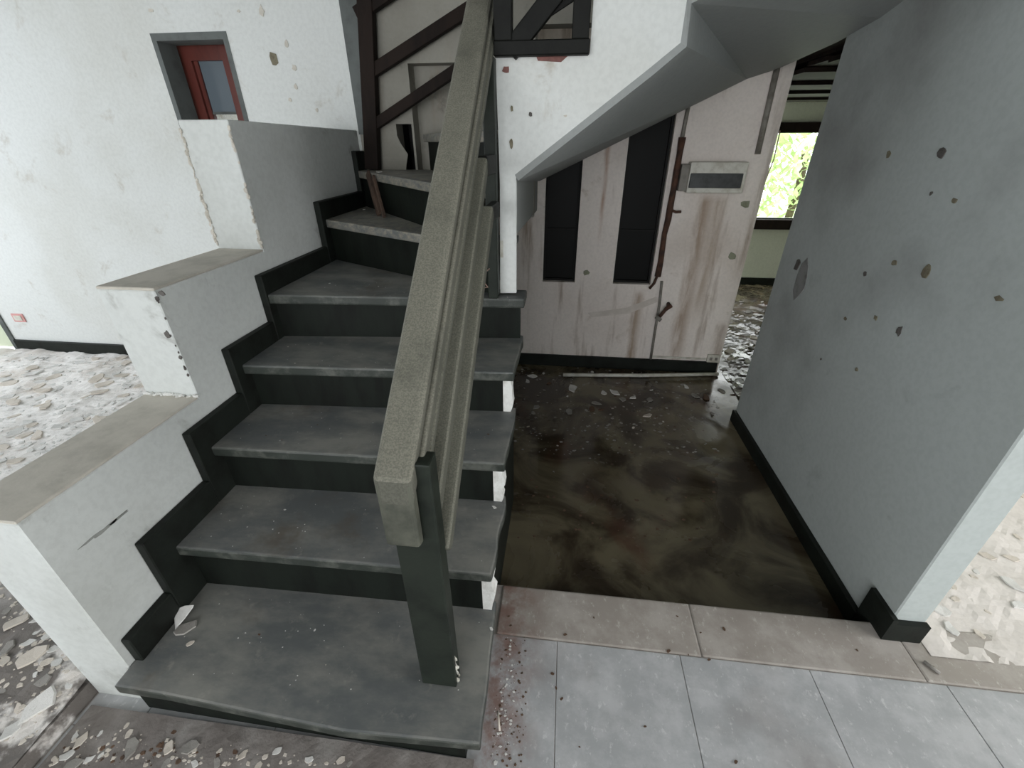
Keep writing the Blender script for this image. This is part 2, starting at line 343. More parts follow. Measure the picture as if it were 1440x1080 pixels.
# back wall of the passage with two tall slots
YB = 2.48
w2 = (.005, .222); w3 = (.476, .722)
ZB0, ZS0, ZS1 = -.1, .53, 1.50
wh = boxes('wall_passage', [(-1.2, w2[0], YB, YB+.14, ZB0, 2.3), (w2[1], w3[0], YB, YB+.14, ZB0, 2.3), (w3[1], 1.285, YB, YB+.14, ZB0, 2.3)]
           + [(a, b_, YB, YB+.14, ZB0, ZS0) for a, b_ in (w2, w3)] + [(a, b_, YB, YB+.14, ZS1, 2.3) for a, b_ in (w2, w3)], M_HALL)
props(wh, kind='structure')
bb = box('baseboard_passage', -1.2, 1.27, YB-.02, YB, -.1, -.012, M_SKIRT, None, .003); props(bb, kind='structure')
for n_, (a, b_) in ((2, w2), (3, w3)):
    win = empty('window_%d' % n_, ((a+b_)/2, YB+.06, ZS0)); props(win, kind='structure')
    f = .014
    boxes('window_frame', [(a, a+f, YB+.04, YB+.09, ZS0, ZS1), (b_-f, b_, YB+.04, YB+.09, ZS0, ZS1), (a+f, b_-f, YB+.04, YB+.09, ZS0, ZS0+f), (a+f, b_-f, YB+.04, YB+.09, ZS1-f, ZS1), (a+f, b_-f, YB+.05, YB+.08, .86, .872)], M_BLACK, win)
    for z0, z1 in ((ZS0+f, .86), (.872, ZS1-f)):
        box('pane', a+f, b_-f, YB+.062, YB+.067, z0, z1, M_GLASSD, win)
dk = boxes('wall_dark_room', [(-1.2, 1.3, 3.6, 3.7, -.1, 2.3), (-1.3, -1.2, 2.48, 3.7, -.1, 2.3), (1.235, 1.285, 2.62, 3.7, -.1, 2.3), (-1.2, 1.285, 2.6, 3.7, 2.3, 2.4)], M_CREAM); props(dk, kind='structure')

# far room seen past the passage wall
YF = 4.82; fx0, fx1, fz0, fz1 = 2.02, 2.95, .62, 1.43
fw = boxes('wall_far', [(1.2, fx0, YF, YF+.12, -.1, 2.3), (fx1, 3.7, YF, YF+.12, -.1, 2.3), (fx0, fx1, YF, YF+.12, -.1, fz0), (fx0, fx1, YF, YF+.12, fz1, 2.3)], M_CREAM); props(fw, kind='structure')
fw = boxes('wall_far_right', [(3.6, 3.7, 1.95, 4.95, -.1, 2.3)], M_CREAM); props(fw, kind='structure')
fb = box('baseboard_far', 1.3, 3.6, YF-.02, YF, -.1, -.02, M_SKIRT); props(fb, kind='structure')
win = empty('window_4', ((fx0+fx1)/2, YF, fz0)); props(win, kind='structure')
box('window_sill', fx0-.05, fx1+.05, YF-.05, YF+.1, fz0-.10, fz0-.0, M_WOOD, win, .004)
box('window_head', fx0-.05, fx1+.05, YF-.05, YF+.1, fz1-.0, fz1+.09, M_WOOD, win, .004)
boxes('window_jamb', [(fx0, fx0+.04, YF, YF+.1, fz0, fz1), (fx1-.04, fx1, YF, YF+.1, fz0, fz1)], M_WOOD, win)
cf = empty('ceiling_far', (2.4, 3.6, 1.7)); props(cf, kind='structure')
for k in range(14):
    y0 = 1.97+k*.21
    box('plank', 1.3, 3.6, max(y0, 1.97), min(y0+.195, 4.82), 1.68+.012*math.sin(k*2.1), 1.70+.012*math.sin(k*2.1), M_WOOD, cf)
cs = box('ceiling_far_light_block', 1.3, 3.6, 1.95, 4.82, 1.715, 1.78, M_WOOD); props(cs, kind='structure')  # slab added above the planks to block sky light between them
cd_ = tube('hanging_cord', [(2.19, YF-.06, 1.45), (2.2, YF-.06, 1.2), (2.15, YF-.06, .85), (2.13, YF-.06, .72)], .006, M_TIE)
props(cd_, 'thin cord hanging in front of the bright far window', 'cord')
# trees outside the far window
R_ = random.Random(11)
for k, (tx, ty, tz, rr) in enumerate(((4.4, 9.0, 1.15, 1.5),)):
    tr = empty('garden_tree', (tx, ty, -.4))
    props(tr, 'leafy green tree outside the far window', 'tree')
    tube('trunk', [(tx, ty, -.4), (tx+.05, ty, .6), (tx, ty, tz)], .07, M_BARK, tr)
    bm = bmesh.new()
    for _ in range(1500):
        d = Vector((R_.gauss(0, 1), R_.gauss(0, 1), R_.gauss(0, 1))).normalized()*rr*R_.uniform(.35, 1)
        mt = Matrix.Translation(Vector((tx, ty, tz))+d) @ Matrix.Rotation(R_.uniform(0, 6), 4, 'Z') @ Matrix.Rotation(R_.uniform(-1, 1), 4, 'X')
        v = [bm.verts.new(mt @ Vector(p)) for p in ((-.05, 0, 0), (0, -.12, .02), (.05, 0, 0), (0, .12, .02))]
        bm.faces.new(v)
    finish('foliage', bm, M_LEAF, tr)
gr = box('ground_outside', -6, 9, 5.0, 16, -.6, -.4, M_LEAF); props(gr, kind='structure')

ld = boxes('ceiling_shade_slab', [(-.93, 1.2, 1.0, 1.985, 2.08, 2.2)], M_SOFFIT); props(ld, kind='structure')  # slab added out of view to darken the stairwell
# stairwell back wall: pier, recess and upper band
sw = boxes('wall_stairwell', [(-.93, -.735, 2.0, 2.1, 1.0, ZT), (-.655, -.644, 2.0, 2.1, 1.0, ZT), (-.735, -.655, 2.0, 2.1, 1.445, ZT),
                              (-.735, -.655, 2.0, 2.1, 1.0, 1.22), (-.644, -.04, 2.09, 2.16, 1.0, 1.69), (-.644, -.04, 2.0, 2.16, 1.69, ZT), (-.04, 1.3, 2.0, 2.1, 1.82, ZT),
                              ], M_STAIRWALL); props(sw, kind='structure')
boxes('hole_dark_backing', [(-.80, -.6, 2.2, 2.25, 1.0, 1.6), (-.80, -.737, 2.1, 2.2, 1.0, 1.6), (-.653, -.6, 2.16, 2.2, 1.0, 1.6)], M_BLACK, sw)  # black backing puts the darkness inside the wall hole into its colour
prism('broken_board', [(-.737, 1.996, 1.22), (-.737, 1.996, 1.40), (-.72, 1.996, 1.36), (-.688, 1.996, 1.31), (-.705, 1.996, 1.25), (-.71, 1.996, 1.22)], (0, .006, 0), M_STAIRWALL, sw)
box('end_jamb', -.93, -.845, 1.985, 2.05, 1.40, ZT, M_GREYF, sw)

# second flight: white front panel, pillar on the fifth tread, fascia under the winders, soffit
Y2 = 1.05
P = lambda u, v, y=Y2: un(u, v, 'y', y)
pp = [P(703.5, 412), P(726, 412), P(726, 331), P(726, 245), P(912, 97), P(957, 60), P(963, 35), P(967, 0)]
pl = [(p.x, Y2, p.z) for p in pp]
pl = pl + [(.43, Y2, 1.95), (.178, Y2, 1.95), (.178, Y2, 1.578), (-.085, Y2, 1.578), (-.078, Y2, 1.25)]
pan = prism('wall_stair_front', pl, (0, .02, 0), M_WHITE, None); props(pan, kind='structure')
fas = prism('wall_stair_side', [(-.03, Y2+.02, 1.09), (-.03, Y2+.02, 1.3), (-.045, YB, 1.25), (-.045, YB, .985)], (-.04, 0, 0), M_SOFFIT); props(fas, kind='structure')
A_ = Vector((-.03, Y2, 1.277)); B_ = P(912, 97); B2 = P(918, 100); C_ = P(957, 60); E_ = P(966, 0); 
D_ = un(1050, 105, 'y', YB); Cc = un(757, 250, 'y', YB); G_ = un(1095, 90, 'y', YB)
H_ = un(1180, 50, 'x', 1.205); I_ = un(1240, 15, 'x', 1.205); J_ = un(1330, -60, 'x', 1.205)
F_ = Vector((E_.x, Y2, 2.0)); K_ = Vector((1.205, Y2-.25, 1.95)); L_ = Vector((.43, .75, 2.1))
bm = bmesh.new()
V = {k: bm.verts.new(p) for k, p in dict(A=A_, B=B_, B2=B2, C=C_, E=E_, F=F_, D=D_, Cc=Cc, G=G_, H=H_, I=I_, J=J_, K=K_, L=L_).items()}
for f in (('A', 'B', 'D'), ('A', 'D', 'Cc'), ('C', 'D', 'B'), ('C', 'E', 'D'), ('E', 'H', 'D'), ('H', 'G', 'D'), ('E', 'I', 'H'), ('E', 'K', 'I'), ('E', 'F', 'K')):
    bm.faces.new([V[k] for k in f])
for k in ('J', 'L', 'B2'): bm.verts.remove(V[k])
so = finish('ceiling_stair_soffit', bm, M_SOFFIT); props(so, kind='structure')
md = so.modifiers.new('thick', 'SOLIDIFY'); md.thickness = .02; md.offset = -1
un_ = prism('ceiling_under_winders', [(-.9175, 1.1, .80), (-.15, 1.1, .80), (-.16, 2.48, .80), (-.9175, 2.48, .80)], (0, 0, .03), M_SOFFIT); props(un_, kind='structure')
box('ceiling_beam', 1.0, 1.5, 1.86, 2.5, 1.73, 1.80, M_WOOD); props(bpy.data.objects['ceiling_beam'], kind='structure')

# ------------------------------------------------------------------ staircase
st = empty('staircase', (-.47, 0, 0)); props(st, 'dark painted staircase with dusty treads turning right into winders', 'staircase')
ZT_ = {1: .165, 2: .362, 3: .543, 4: .714, 5: .887, 6: 1.068, 7: 1.24, 8: 1.40, 9: 1.57}
YL_ = {1: .008, 2: .280, 3: .508, 4: .735, 5: .958}
YR_ = {1: -.005, 2: .293, 3: .533, 4: .783, 5: 1.038}
XR_ = {1: .006, 2: -.010, 3: -.003, 4: -.003, 5: .008}
TH = .034
def edge_noise(seed, n):
    r = random.Random(seed); return [r.uniform(-.004, .003) for _ in range(n)]
for i in range(1, 6):
    yl, yr, xr, z = YL_[i], YR_[i], XR_[i], ZT_[i]
    xl = -.942 if i == 1 else -.93
    nl, nr = (YL_[i+1]+.06, YR_[i+1]+.06) if i < 5 else (1.56, 1.12)
    nz = edge_noise(i, 6)
    if i == 1:
        base = [(xl, .010, z), (-.8, .008, z), (-.32, -.016, z), (xr, yr, z)] + [(xr+nz[k-1]*.5-.002*k, yr+(nr-yr)*k/7, z) for k in range(1, 7)] + [(xr-.015, nr, z), (xl, nl, z)]
    elif i < 5:
        base = [(xl, yl, z), (xr, yr, z)] + [(xr+nz[k-1]+.006*k/6, yr+(nr-yr)*k/7, z) for k in range(1, 7)] + [(xr, nr, z), (xl, nl, z)]
    else:
        base = [(xl, yl, z), (xr, yr-.03, z), (xr, 1.12, z), (-.10, 1.12, z), (-.4, 1.26, z), (xl, 1.56, z)]
    prism('tread', base, (0, 0, -TH), M_TREAD, st, .006, 2)
    zb = ZT_[i-1] if i > 1 else 0
    xr_r = -.042 if i < 5 else -.012
    xl_r = xl
    a = Vector((xl_r, yl+.03, zb-.01)); b_ = Vector((xr_r, yr+.03, zb-.01))
    prism('riser', [a, b_, b_+Vector((0, 0, z-TH-zb+.012)), a+Vector((0, 0, z-TH-zb+.012))], (0, .02, 0), M_RISER, st)
# winders
prism('tread', [(-.93, 1.475, 1.068), (-.40, 1.175, 1.068), (-.119, 1.030, 1.068), (-.119, 1.1, 1.068), (-.2, 1.2, 1.068), (-.93, 1.99, 1.068)], (0, 0, -TH), M_TREAD, st, .006, 2)
prism('riser', [(-.93, 1.50, .88), (-.10, 1.05, .88), (-.10, 1.05, 1.036), (-.93, 1.50, 1.036)], (0, .02, 0), M_RISER, st)
prism('tread', [(-.93, 1.90, 1.24), (-.374, 1.236, 1.24), (-.2, 1.03, 1.24), (-.1, 1.06, 1.24), (-.3, 1.995, 1.24), (-.93, 1.995, 1.24)], (0, 0, -TH), M_TREAD, st, .006, 2)
prism('riser', [(-.93, 1.93, 1.06), (-.19, 1.06, 1.06), (-.19, 1.06, 1.208), (-.93, 1.93, 1.208)], (.02, .02, 0), M_RISER, st)
prism('tread', [(-.60, 1.995, 1.40), (-.16, 1.06, 1.40), (-.085, 1.06, 1.40), (-.05, 1.995, 1.40)], (0, 0, -TH), M_TREAD, st, .006, 2)
prism('riser', [(-.575, 1.995, 1.24), (-.15, 1.07, 1.24), (-.15, 1.07, 1.368), (-.575, 1.995, 1.368)], (.02, 0, 0), M_RISER, st)
prism('tread', [(-.28, 1.995, 1.57), (-.11, 1.12, 1.57), (.2, 1.12, 1.57), (.2, 1.995, 1.57)], (0, 0, -TH), M_TREAD, st, .006, 2)
prism('riser', [(-.25, 1.995, 1.40), (-.09, 1.12, 1.40), (-.09, 1.12, 1.538), (-.25, 1.995, 1.538)], (.02, 0, 0), M_RISER, st)
# stepped skirting up the parapet
SY = [.075, .213, .459, .700, .950, 1.437, 1.890, 1.993]; SZ = [.253, .450, .627, .787, .958, 1.144, 1.328]
for k in range(7):
    zlo = (ZT_[k] if k else 0.165)-.03
    box('skirting', XI-.001, XI+.026, SY[k], SY[k+1], zlo, SZ[k], M_SKIRT, st, .003)
# bare plaster edge of the stair side below the treads (jagged)
def jag(seed, pts, amp):
    r = random.Random(seed); out = []
    for a, b_ in zip(pts, pts[1:]):
        for t in (0, .25, .5, .75): out.append((a[0]+(b_[0]-a[0])*t+r.uniform(-amp, amp), a[1]+(b_[1]-a[1])*t))
    return out+[pts[-1]]
for i in range(2, 6):
    yr = YR_[i]+.028; zt = ZT_[i]-TH-.001; zb = ZT_[i-1]+.001
    if i == 5: continue
    e = jag(i, [(-.016, zt), (-.008, (zt+zb)/2), (-.018, zb)], .005)
    prism('stair_side_plaster', [(-.044, yr, zb), (-.044, yr, zt)]+[(x, yr, z) for x, z in e], (0, .037, 0), M_RAW, st)
sd = prism('wall_stair_shaded_flank', [(-.036, .051, -.1), (-.036, .051, .125), (-.036, YR_[2]+.066, .125), (-.036, YR_[2]+.066, .32), (-.036, YR_[3]+.066, .32), (-.036, YR_[3]+.066, .505), (-.036, YR_[4]+.066, .505), (-.036, YR_[4]+.066, .675), (-.036, 1.06, .675), (-.036, 1.06, -.1)], (-.012, 0, 0), M_SKIRT)  # dark skirting colour stands in for the shade on this flank
props(sd, kind='structure')

# ------------------------------------------------------------------ railing of the first flight
rl = empty('stair_railing', (-.115, .11, .165)); props(rl, 'dusty grey-green stair railing with wide handrail and dark newel post', 'railing')
box('newel_post', -.163, -.074, .105, .146, .166, .884, M_GREEN, rl, .004, 2)
sl = .838
zt = lambda y: .870+sl*(y-.079)
def rail_prism(name, x0, x1, t0, t1, ya, yb, mat, b, seg=2, par_=None):
    """bar following the stair slope between X x0..x1 and t0..t1 below the handrail's top plane, plumb ends"""
    q = lambda x, t, y: Vector((x, y, zt(y)-t))
    base = [q(x0, t0, ya), q(x1, t0, ya), q(x1, t1, ya), q(x0, t1, ya)]
    return prism(name, base, (0, yb-ya, sl*(yb-ya)), mat, par_ or rl, b, seg)
hr = rail_prism('handrail', -.170, -.100, 0, .060, .078, 1.14, M_RAIL, .012, 3)
rail_prism('rail_moulding', -.101, -.090, .026, .068, .112, 1.12, M_RAIL, .004, 2, hr)
rail_prism('rail_moulding', -.150, -.086, .058, .084, .146, 1.12, M_LOWRAIL, .004, 2, hr)
prism('handrail_drop', [(-.168, .0785, .862), (-.168, .0785, .705), (-.168, .1045, .695), (-.168, .1045, .862)], (.066, 0, 0), simple('worn_rail_end_paint', (82, 83, 72), (52, 54, 46), 9, .6), hr, .008, 3)
def low_rail(z_at, y_at, ya, yb, x0, x1, sl_=.85):
    p = [Vector(((x0+x1)/2, y, z_at-.026+sl_*(y-y_at))) for y in (ya, yb)]
    return beam('lower_rail', p[0], p[1], x1-x0, .040, M_LOWRAIL, rl, bv=.010, seg=3)
low_rail(.84, .25, .147, .845, -.118, -.080)
low_rail(.630, .125, .147, .835, -.106, -.066, .84)
box('rail_bracket', -.110, -.080, .83, 1.0, 1.285, 1.335, M_DARK, rl, .003)
box('rail_bracket', -.100, -.074, .82, 1.0, 1.16, 1.205, M_DARK, rl, .003)
box('top_post', -.118, -.0835, 1.0, 1.049, .888, 1.574, M_GREEN, rl, .003)
np_ = [o for o in rl.children if o.name.startswith('newel_post')][0]
R_ = random.Random(8)
lumps('worn_paint', [(-.0735, .118+R_.uniform(-.004, .01), .17+.11*R_.random()**1.5) for _ in range(16)], .006, M_PVC, np_, 5, (.25, .9, 1.6))
# wire twisted round the lower rail
a = un(671, 404, 'x', -.11)
tw = tube('tie_wire', [un(668, 402, 'x', -.115), un(676, 405, 'x', -.088), un(686, 404, 'x', -.07), un(678, 393, 'x', -.085), un(670, 398, 'x', -.1), un(675, 388, 'x', -.1), un(688, 378, 'x', -.085)], .0022, M_TIE, None, 6)
props(tw, 'thin pinkish wire twisted around the lowest stair rail', 'wire')

# ------------------------------------------------------------------ dark iron frame on the white panel
uf = empty('upper_railing', (.04, 1.04, 1.578)); props(uf, 'dark iron railing frame standing on the white stair panel', 'railing')
box('bottom_bar', -.0875, .176, 1.022, 1.062, 1.575, 1.610, M_DARK, uf, .003)
box('upright', .126, .172, 1.022, 1.062, 1.608, 2.082, M_DARK, uf, .003)
box('upright', -.0855, -.036, 1.022, 1.062, 1.608, 2.082, M_DARK, uf, .003)
beam('diagonal_bar', (-.045, 1.045, 1.585), (.135, 1.045, 1.765), .03, .05, M_DARK, uf, side=(0, 1, 0))
beam('diagonal_bar', (.03, 1.052, 1.655), (.13, 1.052, 1.705), .012, .02, M_DARK, uf, side=(0, 1, 0))

# ------------------------------------------------------------------ wooden balustrade at the winder corner
wbz = empty('wooden_balustrade', (-.87, 1.95, 1.24)); props(wbz, 'old brown wooden balustrade with slanting bars at the top winder', 'balustrade')
Q = lambda u, v: un(u, v, 'y', 1.94)
p0, p1 = (Q(513, 238)+Q(534, 240))/2, (Q(503, 0)+Q(523, 0))/2
d = p1-p0
beam('post', Vector((p0.x, 1.955, 1.242)), Vector((p0.x, 1.955, 1.242))+d*((2.082-1.242)/d.z), .070, .05, M_WOOD, wbz)
for (a, b_, wdt) in (((522, 178), (655, 88), .045), ((510, 108), (672, 3), .050), ((500, 20), (560, -22), .055)):
    A, B = Q(*a), Q(*b_); A.y = B.y = 1.955
    beam('slanting_bar', A, B, .04, wdt, M_WOOD, wbz, side=(0, 1, 0))

# ------------------------------------------------------------------ small window in the left-room wall
win = empty('window_1', (-1.72, 2.06, 1.12)); props(win, kind='structure')
boxes('window_reveal', [(-1.92, -1.895, 1.998, 2.12, 1.12, 1.83), (-1.545, -1.52, 1.998, 2.12, 1.12, 1.83), (-1.895, -1.545, 1.998, 2.12, 1.80, 1.83)], M_GREYF, win)
W = lambda u, v: un(u, v, 'y', 2.145)
gx0, gx1, gz1, fx_ = W(279, 120).x, W(322, 120).x, W(290, 85).z, W(257, 120).x
boxes('window_frame', [(fx_, gx0, 2.145, 2.20, 1.0, 1.86), (gx1, gx1+.16, 2.145, 2.20, 1.0, 1.86), (gx0, gx1, 2.145, 2.20, gz1, 1.86), (gx0, gx1, 2.145, 2.20, 1.0, 1.2)], M_RED, win)
boxes('sash_bar', [(gx0, gx0+.022, 2.16, 2.19, 1.2, gz1)], M_RED, win)
zb_ = W(300, 157).z
box('pane', gx0+.022, gx1, 2.170, 2.175, zb_, gz1, M_GLASSB, win)
box('pane', gx0+.022, gx1, 2.170, 2.175, 1.2, zb_-.012, glass('clear_glass', (245, 238, 245), .02, .95), win)
box('sash_bar', gx0+.022, gx1, 2.165, 2.18, zb_-.012, zb_, M_GREYF, win)
bx = boxes('wall_behind_window', [(-2.4, -1.0, 3.2, 3.3, 1.535, 2.6), (-2.4, -1.0, 3.2, 3.3, 0, 1.2), (-2.5, -2.4, 2.12, 3.3, 0, 2.6), (-1.0, -.94, 2.12, 3.3, 0, 2.6), (-2.4, -1.0, 2.12, 3.3, 2.5, 2.6)], M_WHITE); props(bx, kind='structure')

# pale door leaf and switch at the far end of the left room
dr = empty('door_1', (-4.1, 2.05, .05)); props(dr, kind='structure')
box('door_leaf', -4.58, -3.78, 2.04, 2.08, .05, 2.1, M_DOORG, dr, .003)
box('door_jamb', -3.785, -3.75, 1.99, 2.12, .05, 2.1, M_GREYF, dr)
c = un(26, 447, 'y', 1.995)
sw_ = empty('wall_socket', c); props(sw_, 'small socket plate with red rim on the bright left wall', 'socket')
box('plate', c.x-.045, c.x+.045, 1.992, 2.0, c.z-.03, c.z+.03, simple('red_socket_rim', (206, 150, 146), (196, 140, 136), 5, .5), sw_, .002)
box('face', c.x-.03, c.x+.03, 1.988, 1.993, c.z-.018, c.z+.018, M_PVC, sw_, .001)

# ------------------------------------------------------------------ things on the passage wall
fb_ = empty('fuse_box', (.98, YB, 1.10)); props(fb_, 'pale fuse box with dark cover on the stained passage wall', 'fuse box')
box('body', .83, 1.145, YB-.075, YB, 1.10, 1.262, M_PVC, fb_, .008, 2)
box('cover', .836, 1.125, YB-.083, YB-.073, 1.128, 1.205, M_BOXG, fb_, .003)
box('side_panel', .7865, .832, YB-.05, YB, 1.108, 1.25, M_GREYP, fb_, .003)
yw_ = YB-.014
rp = empty('rusted_pipe', (.765, yw_, .58)); props(rp, 'rusted iron pipe beside the taller dark wall slot', 'pipe')
R_ = random.Random(5)
pts = [Vector((.768+R_.uniform(-.004, .004)-.012*k/9, yw_-.006, 1.385-.088*k)) for k in range(10)]
tube('pipe', pts, .02, M_RUST, rp, 8, [R_.uniform(.016, .0215) for _ in pts])
tube('broken_stub', [(.757, yw_, .60), (.735, yw_-.03, .55), (.715, yw_-.02, .515)], .009, M_RUST, rp)
tube('broken_stub', [(.77, yw_, 1.0), (.80, yw_-.02, .99), (.83, yw_-.02, .992)], .008, M_RUST, rp)
cu = tube('conduit', [(.775, yw_, 1.53), (.772, yw_, 1.46), (.769, yw_, 1.38)], .011, M_GREYP); props(cu, 'short grey conduit above the rusted pipe', 'conduit')
cl_ = tube('conduit', [(.79, yw_, .56), (.800, yw_, .40), (.800, yw_, .2), (.803, yw_, -.01)], .009, M_GREYP); props(cl_, 'thin grey conduit running down to the skirting below the rusted pipe', 'conduit')
tp = empty('water_tap', (.83, YB, .39)); props(tp, 'small corroded tap sticking out of the passage wall', 'tap')
tube('spout', [(.86, YB, .405), (.85, YB-.05, .40), (.82, YB-.075, .37), (.80, YB-.075, .335)], .012, M_RUST, tp)
tube('handle', [(.80, YB-.08, .335), (.785, YB-.085, .315)], .022, M_GREYP, tp)
tube('valve', [(.835, YB-.06, .385), (.865, YB-.07, .415)], .014, M_RUST, tp)
dc = tube('dark_conduit', [(1.192, YB-.012, 1.72), (1.195, YB-.012, 1.5), (1.198, YB-.012, 1.30)], .016, M_GREYP); props(dc, 'dark grey conduit near the passage wall corner above the fuse box', 'conduit')
so_ = empty('floor_socket', (1.235, YB, -.0125)); props(so_, 'white double socket just above the black passage skirting', 'socket')
box('plate', 1.19, 1.275, YB-.02, YB, -.0125, .046, M_PVC, so_, .003)
for dx in (-.018, .018): box('outlet', 1.2325+dx-.009, 1.2325+dx+.009, YB-.022, YB-.0195, .006, .028, M_GREYP, so_)
tk = tube('white_trunking', [un(792, 527, 'z', -.085), un(900, 528, 'z', -.085), un(1010, 526, 'z', -.085)], .013, M_PVC, None, 6); props(tk, 'long white plastic strip lying on the wet passage floor', 'trunking')
hw = box('wall_conduit', .80, 1.19, YB-.008, YB, .0, .014, M_PVC, None, .002); props(hw, 'thin white cable cover along the passage wall to the double socket', 'cable cover')

# filler spots and flaked patches
def patch(name, c, ax, rad, mat, parent, seed, asp=1, th=.0025, sgn=-1):
    r = random.Random(seed); n = 9; pts = []
    for k in range(n):
        a = 2*math.pi*k/n; q = rad*r.uniform(.65, 1.2); d = (q*math.cos(a), q*asp*math.sin(a))
        pts.append(Vector((0, d[0], d[1])) if ax == 'x' else Vector((d[0], 0, d[1])))
    off = Vector((sgn*th, 0, 0)) if ax == 'x' else Vector((0, -th, 0))
    return prism(name, [Vector(c)+p+off for p in pts], -off*1.2, mat, parent)
for k, (u, v, r, asp) in enumerate(((1325, 215, .016, 1.0), (1250, 217, .012, .9), (1343, 282, .008, 1), (1310, 272, .006, 1), (1304, 380, .018, 1.2), (1258, 370, .011, .8), (1217, 385, .009, 1), (1405, 420, .015, .5), (1232, 447, .010, .8), (1265, 465, .012, 1.4), (1189, 448, .008, .9), (1205, 520, .008, .9), (1155, 505, .005, 1))):
    patch('flaked_patch', un(u, v, 'x', 1.205), 'x', r, M_PATCH if k % 3 else M_PATCHD, wr, k, asp)
patch('flaked_patch', un(1128, 393, 'x', 1.205), 'x', .055, M_OVAL, wr, 12, 1.7)
patch('flaked_patch', un(1122, 372, 'x', 1.205), 'x', .022, M_PATCHD, wr, 79, 1.5, .0035)
for k, (u, v, r) in enumerate(((1048, 287, .025), (1030, 360, .025), (825, 383, .022))):
    patch('filler_spot', un(u, v, 'y', YB), 'y', r, M_OLIVE, wh, 40+k)
for k, (u, v, r, asp) in enumerate(((385, 82, .022, 1.2), (403, 62, .010, 1.6), (368, 16, .012, 1.8), (336, 16, .010, .6), (414, 95, .012, 1), (416, 122, .010, 1.2), (408, 140, .009, 1), (446, 155, .008, 1), (212, 15, .014, .5))):
    patch('flaked_patch', un(u, v, 'y', 2.0), 'y', r, M_PATCH if k == 0 else M_COPING, wb, 60+k, asp)
for k, (u, v, r, asp, mt) in enumerate(((746, 161, .006, 1, M_PATCHD), (719, 202, .006, 2.4, M_PATCH), (720, 153, .004, 2, M_PATCH), (711, 98, .011, .9, M_REDP), (795, 163, .005, .7, M_COPING))):
    patch('flaked_patch', un(u, v, 'y', Y2), 'y', r, mt, pan, 80+k, asp)
prism('primer_strip', [(.03, Y2-.001, 1.577), (.12, Y2-.001, 1.577), (.10, Y2-.001, 1.562), (.035, Y2-.001, 1.566)], (0, .01, 0), M_REDP, pan)
for k, (u, v, r, asp) in enumerate(((228, 412, .010, .7), (236, 470, .008, 1.5),)):
    c = un(u, v, 'y', .558); patch('flaked_patch', c, 'y', r, M_PATCHD, par, 90+k, asp)
for k, (u, v, r, asp) in enumerate(((128, 758, .030, .10), (150, 742, .032, .16), (168, 727, .028, .14))):
    c = un(u, v, 'x', XI); patch('stain_patch', c, 'x', r, M_CRACK, par, 95+k, asp, .001, 1)
prism('diagonal_mark', [Vector((*un(u, v, 'y', YB-.0012)[:],)) for u, v in ((826, 440), (880, 433), (924, 417), (926, 424), (884, 441), (832, 446))], (0, .003, 0), simple('grey_diagonal_mark', (196, 187, 178), (216, 207, 199), 9, .85), wh)  # thin diagonal mark, slightly darker than the wall
pc = box('paper_slip', -.080, -.070, 1.046, 1.0495, 1.02, 1.075, M_PVC); props(pc, 'small yellowed slip stuck to the white pillar edge', 'paper slip')

# ------------------------------------------------------------------ debris: chips as individuals
def chip_mesh(seed, n=7, th=.12, curl=.1):
    r = random.Random(seed); bm = bmesh.new(); pts = []
    for k in range(n):
        a = 2*math.pi*k/n+r.uniform(-.25, .25); q = r.uniform(.55, 1)
        pts.append((q*math.cos(a), q*.7*math.sin(a)))
    top = [bm.verts.new((x*.93, y*.93, th+curl*(x*x))) for x, y in pts]; bot = [bm.verts.new((x, y, curl*x*x)) for x, y in pts]
    ct = bm.verts.new((0, 0, th*r.uniform(.8, 1.2))); cb = bm.verts.new((0, 0, 0))
    for k in range(n):
        j = (k+1) % n
        bm.faces.new((top[k], top[j], ct)); bm.faces.new((bot[j], bot[k], cb)); bm.faces.new((bot[k], bot[j], top[j], top[k]))
    bmesh.ops.recalc_face_normals(bm, faces=bm.faces)
    me = bpy.data.meshes.new('plaster_chip'); bm.to_mesh(me); bm.free(); return me
from mathutils.bvhtree import BVHTree
def surface(o, low):
    t = BVHTree.FromPolygons([v.co.copy() for v in o.data.vertices], [p.vertices[:] for p in o.data.polygons])
    def z(x, y):
        h = t.ray_cast(Vector((x, y, 3)), Vector((0, 0, -1)))[0]
        return max(h.z, low) if h else low
    return z
ground_left = surface(d1, .05); ground_front = surface(d4, .0005); ground_right = surface(d2, 0.0); ground_far = surface(d3, -.1)
CM = {}
for mi in range(4):
    for s in range(5):
        me = chip_mesh(100*mi+s); me.materials.append(CH[mi]); CM[mi, s] = me
R_ = random.Random(21)
def tries(n, cap):
    global PLACED
    PLACED = 0
    for k in range(cap):
        if PLACED >= n: return
        yield k
LAID = []; PLACED = 0
def clear(x, y, size, k=.62):
    if any((x-a)**2+(y-b)**2 < (k*(size+c))**2 for a, b, c in LAID): return False
    LAID.append((x, y, size)); return True
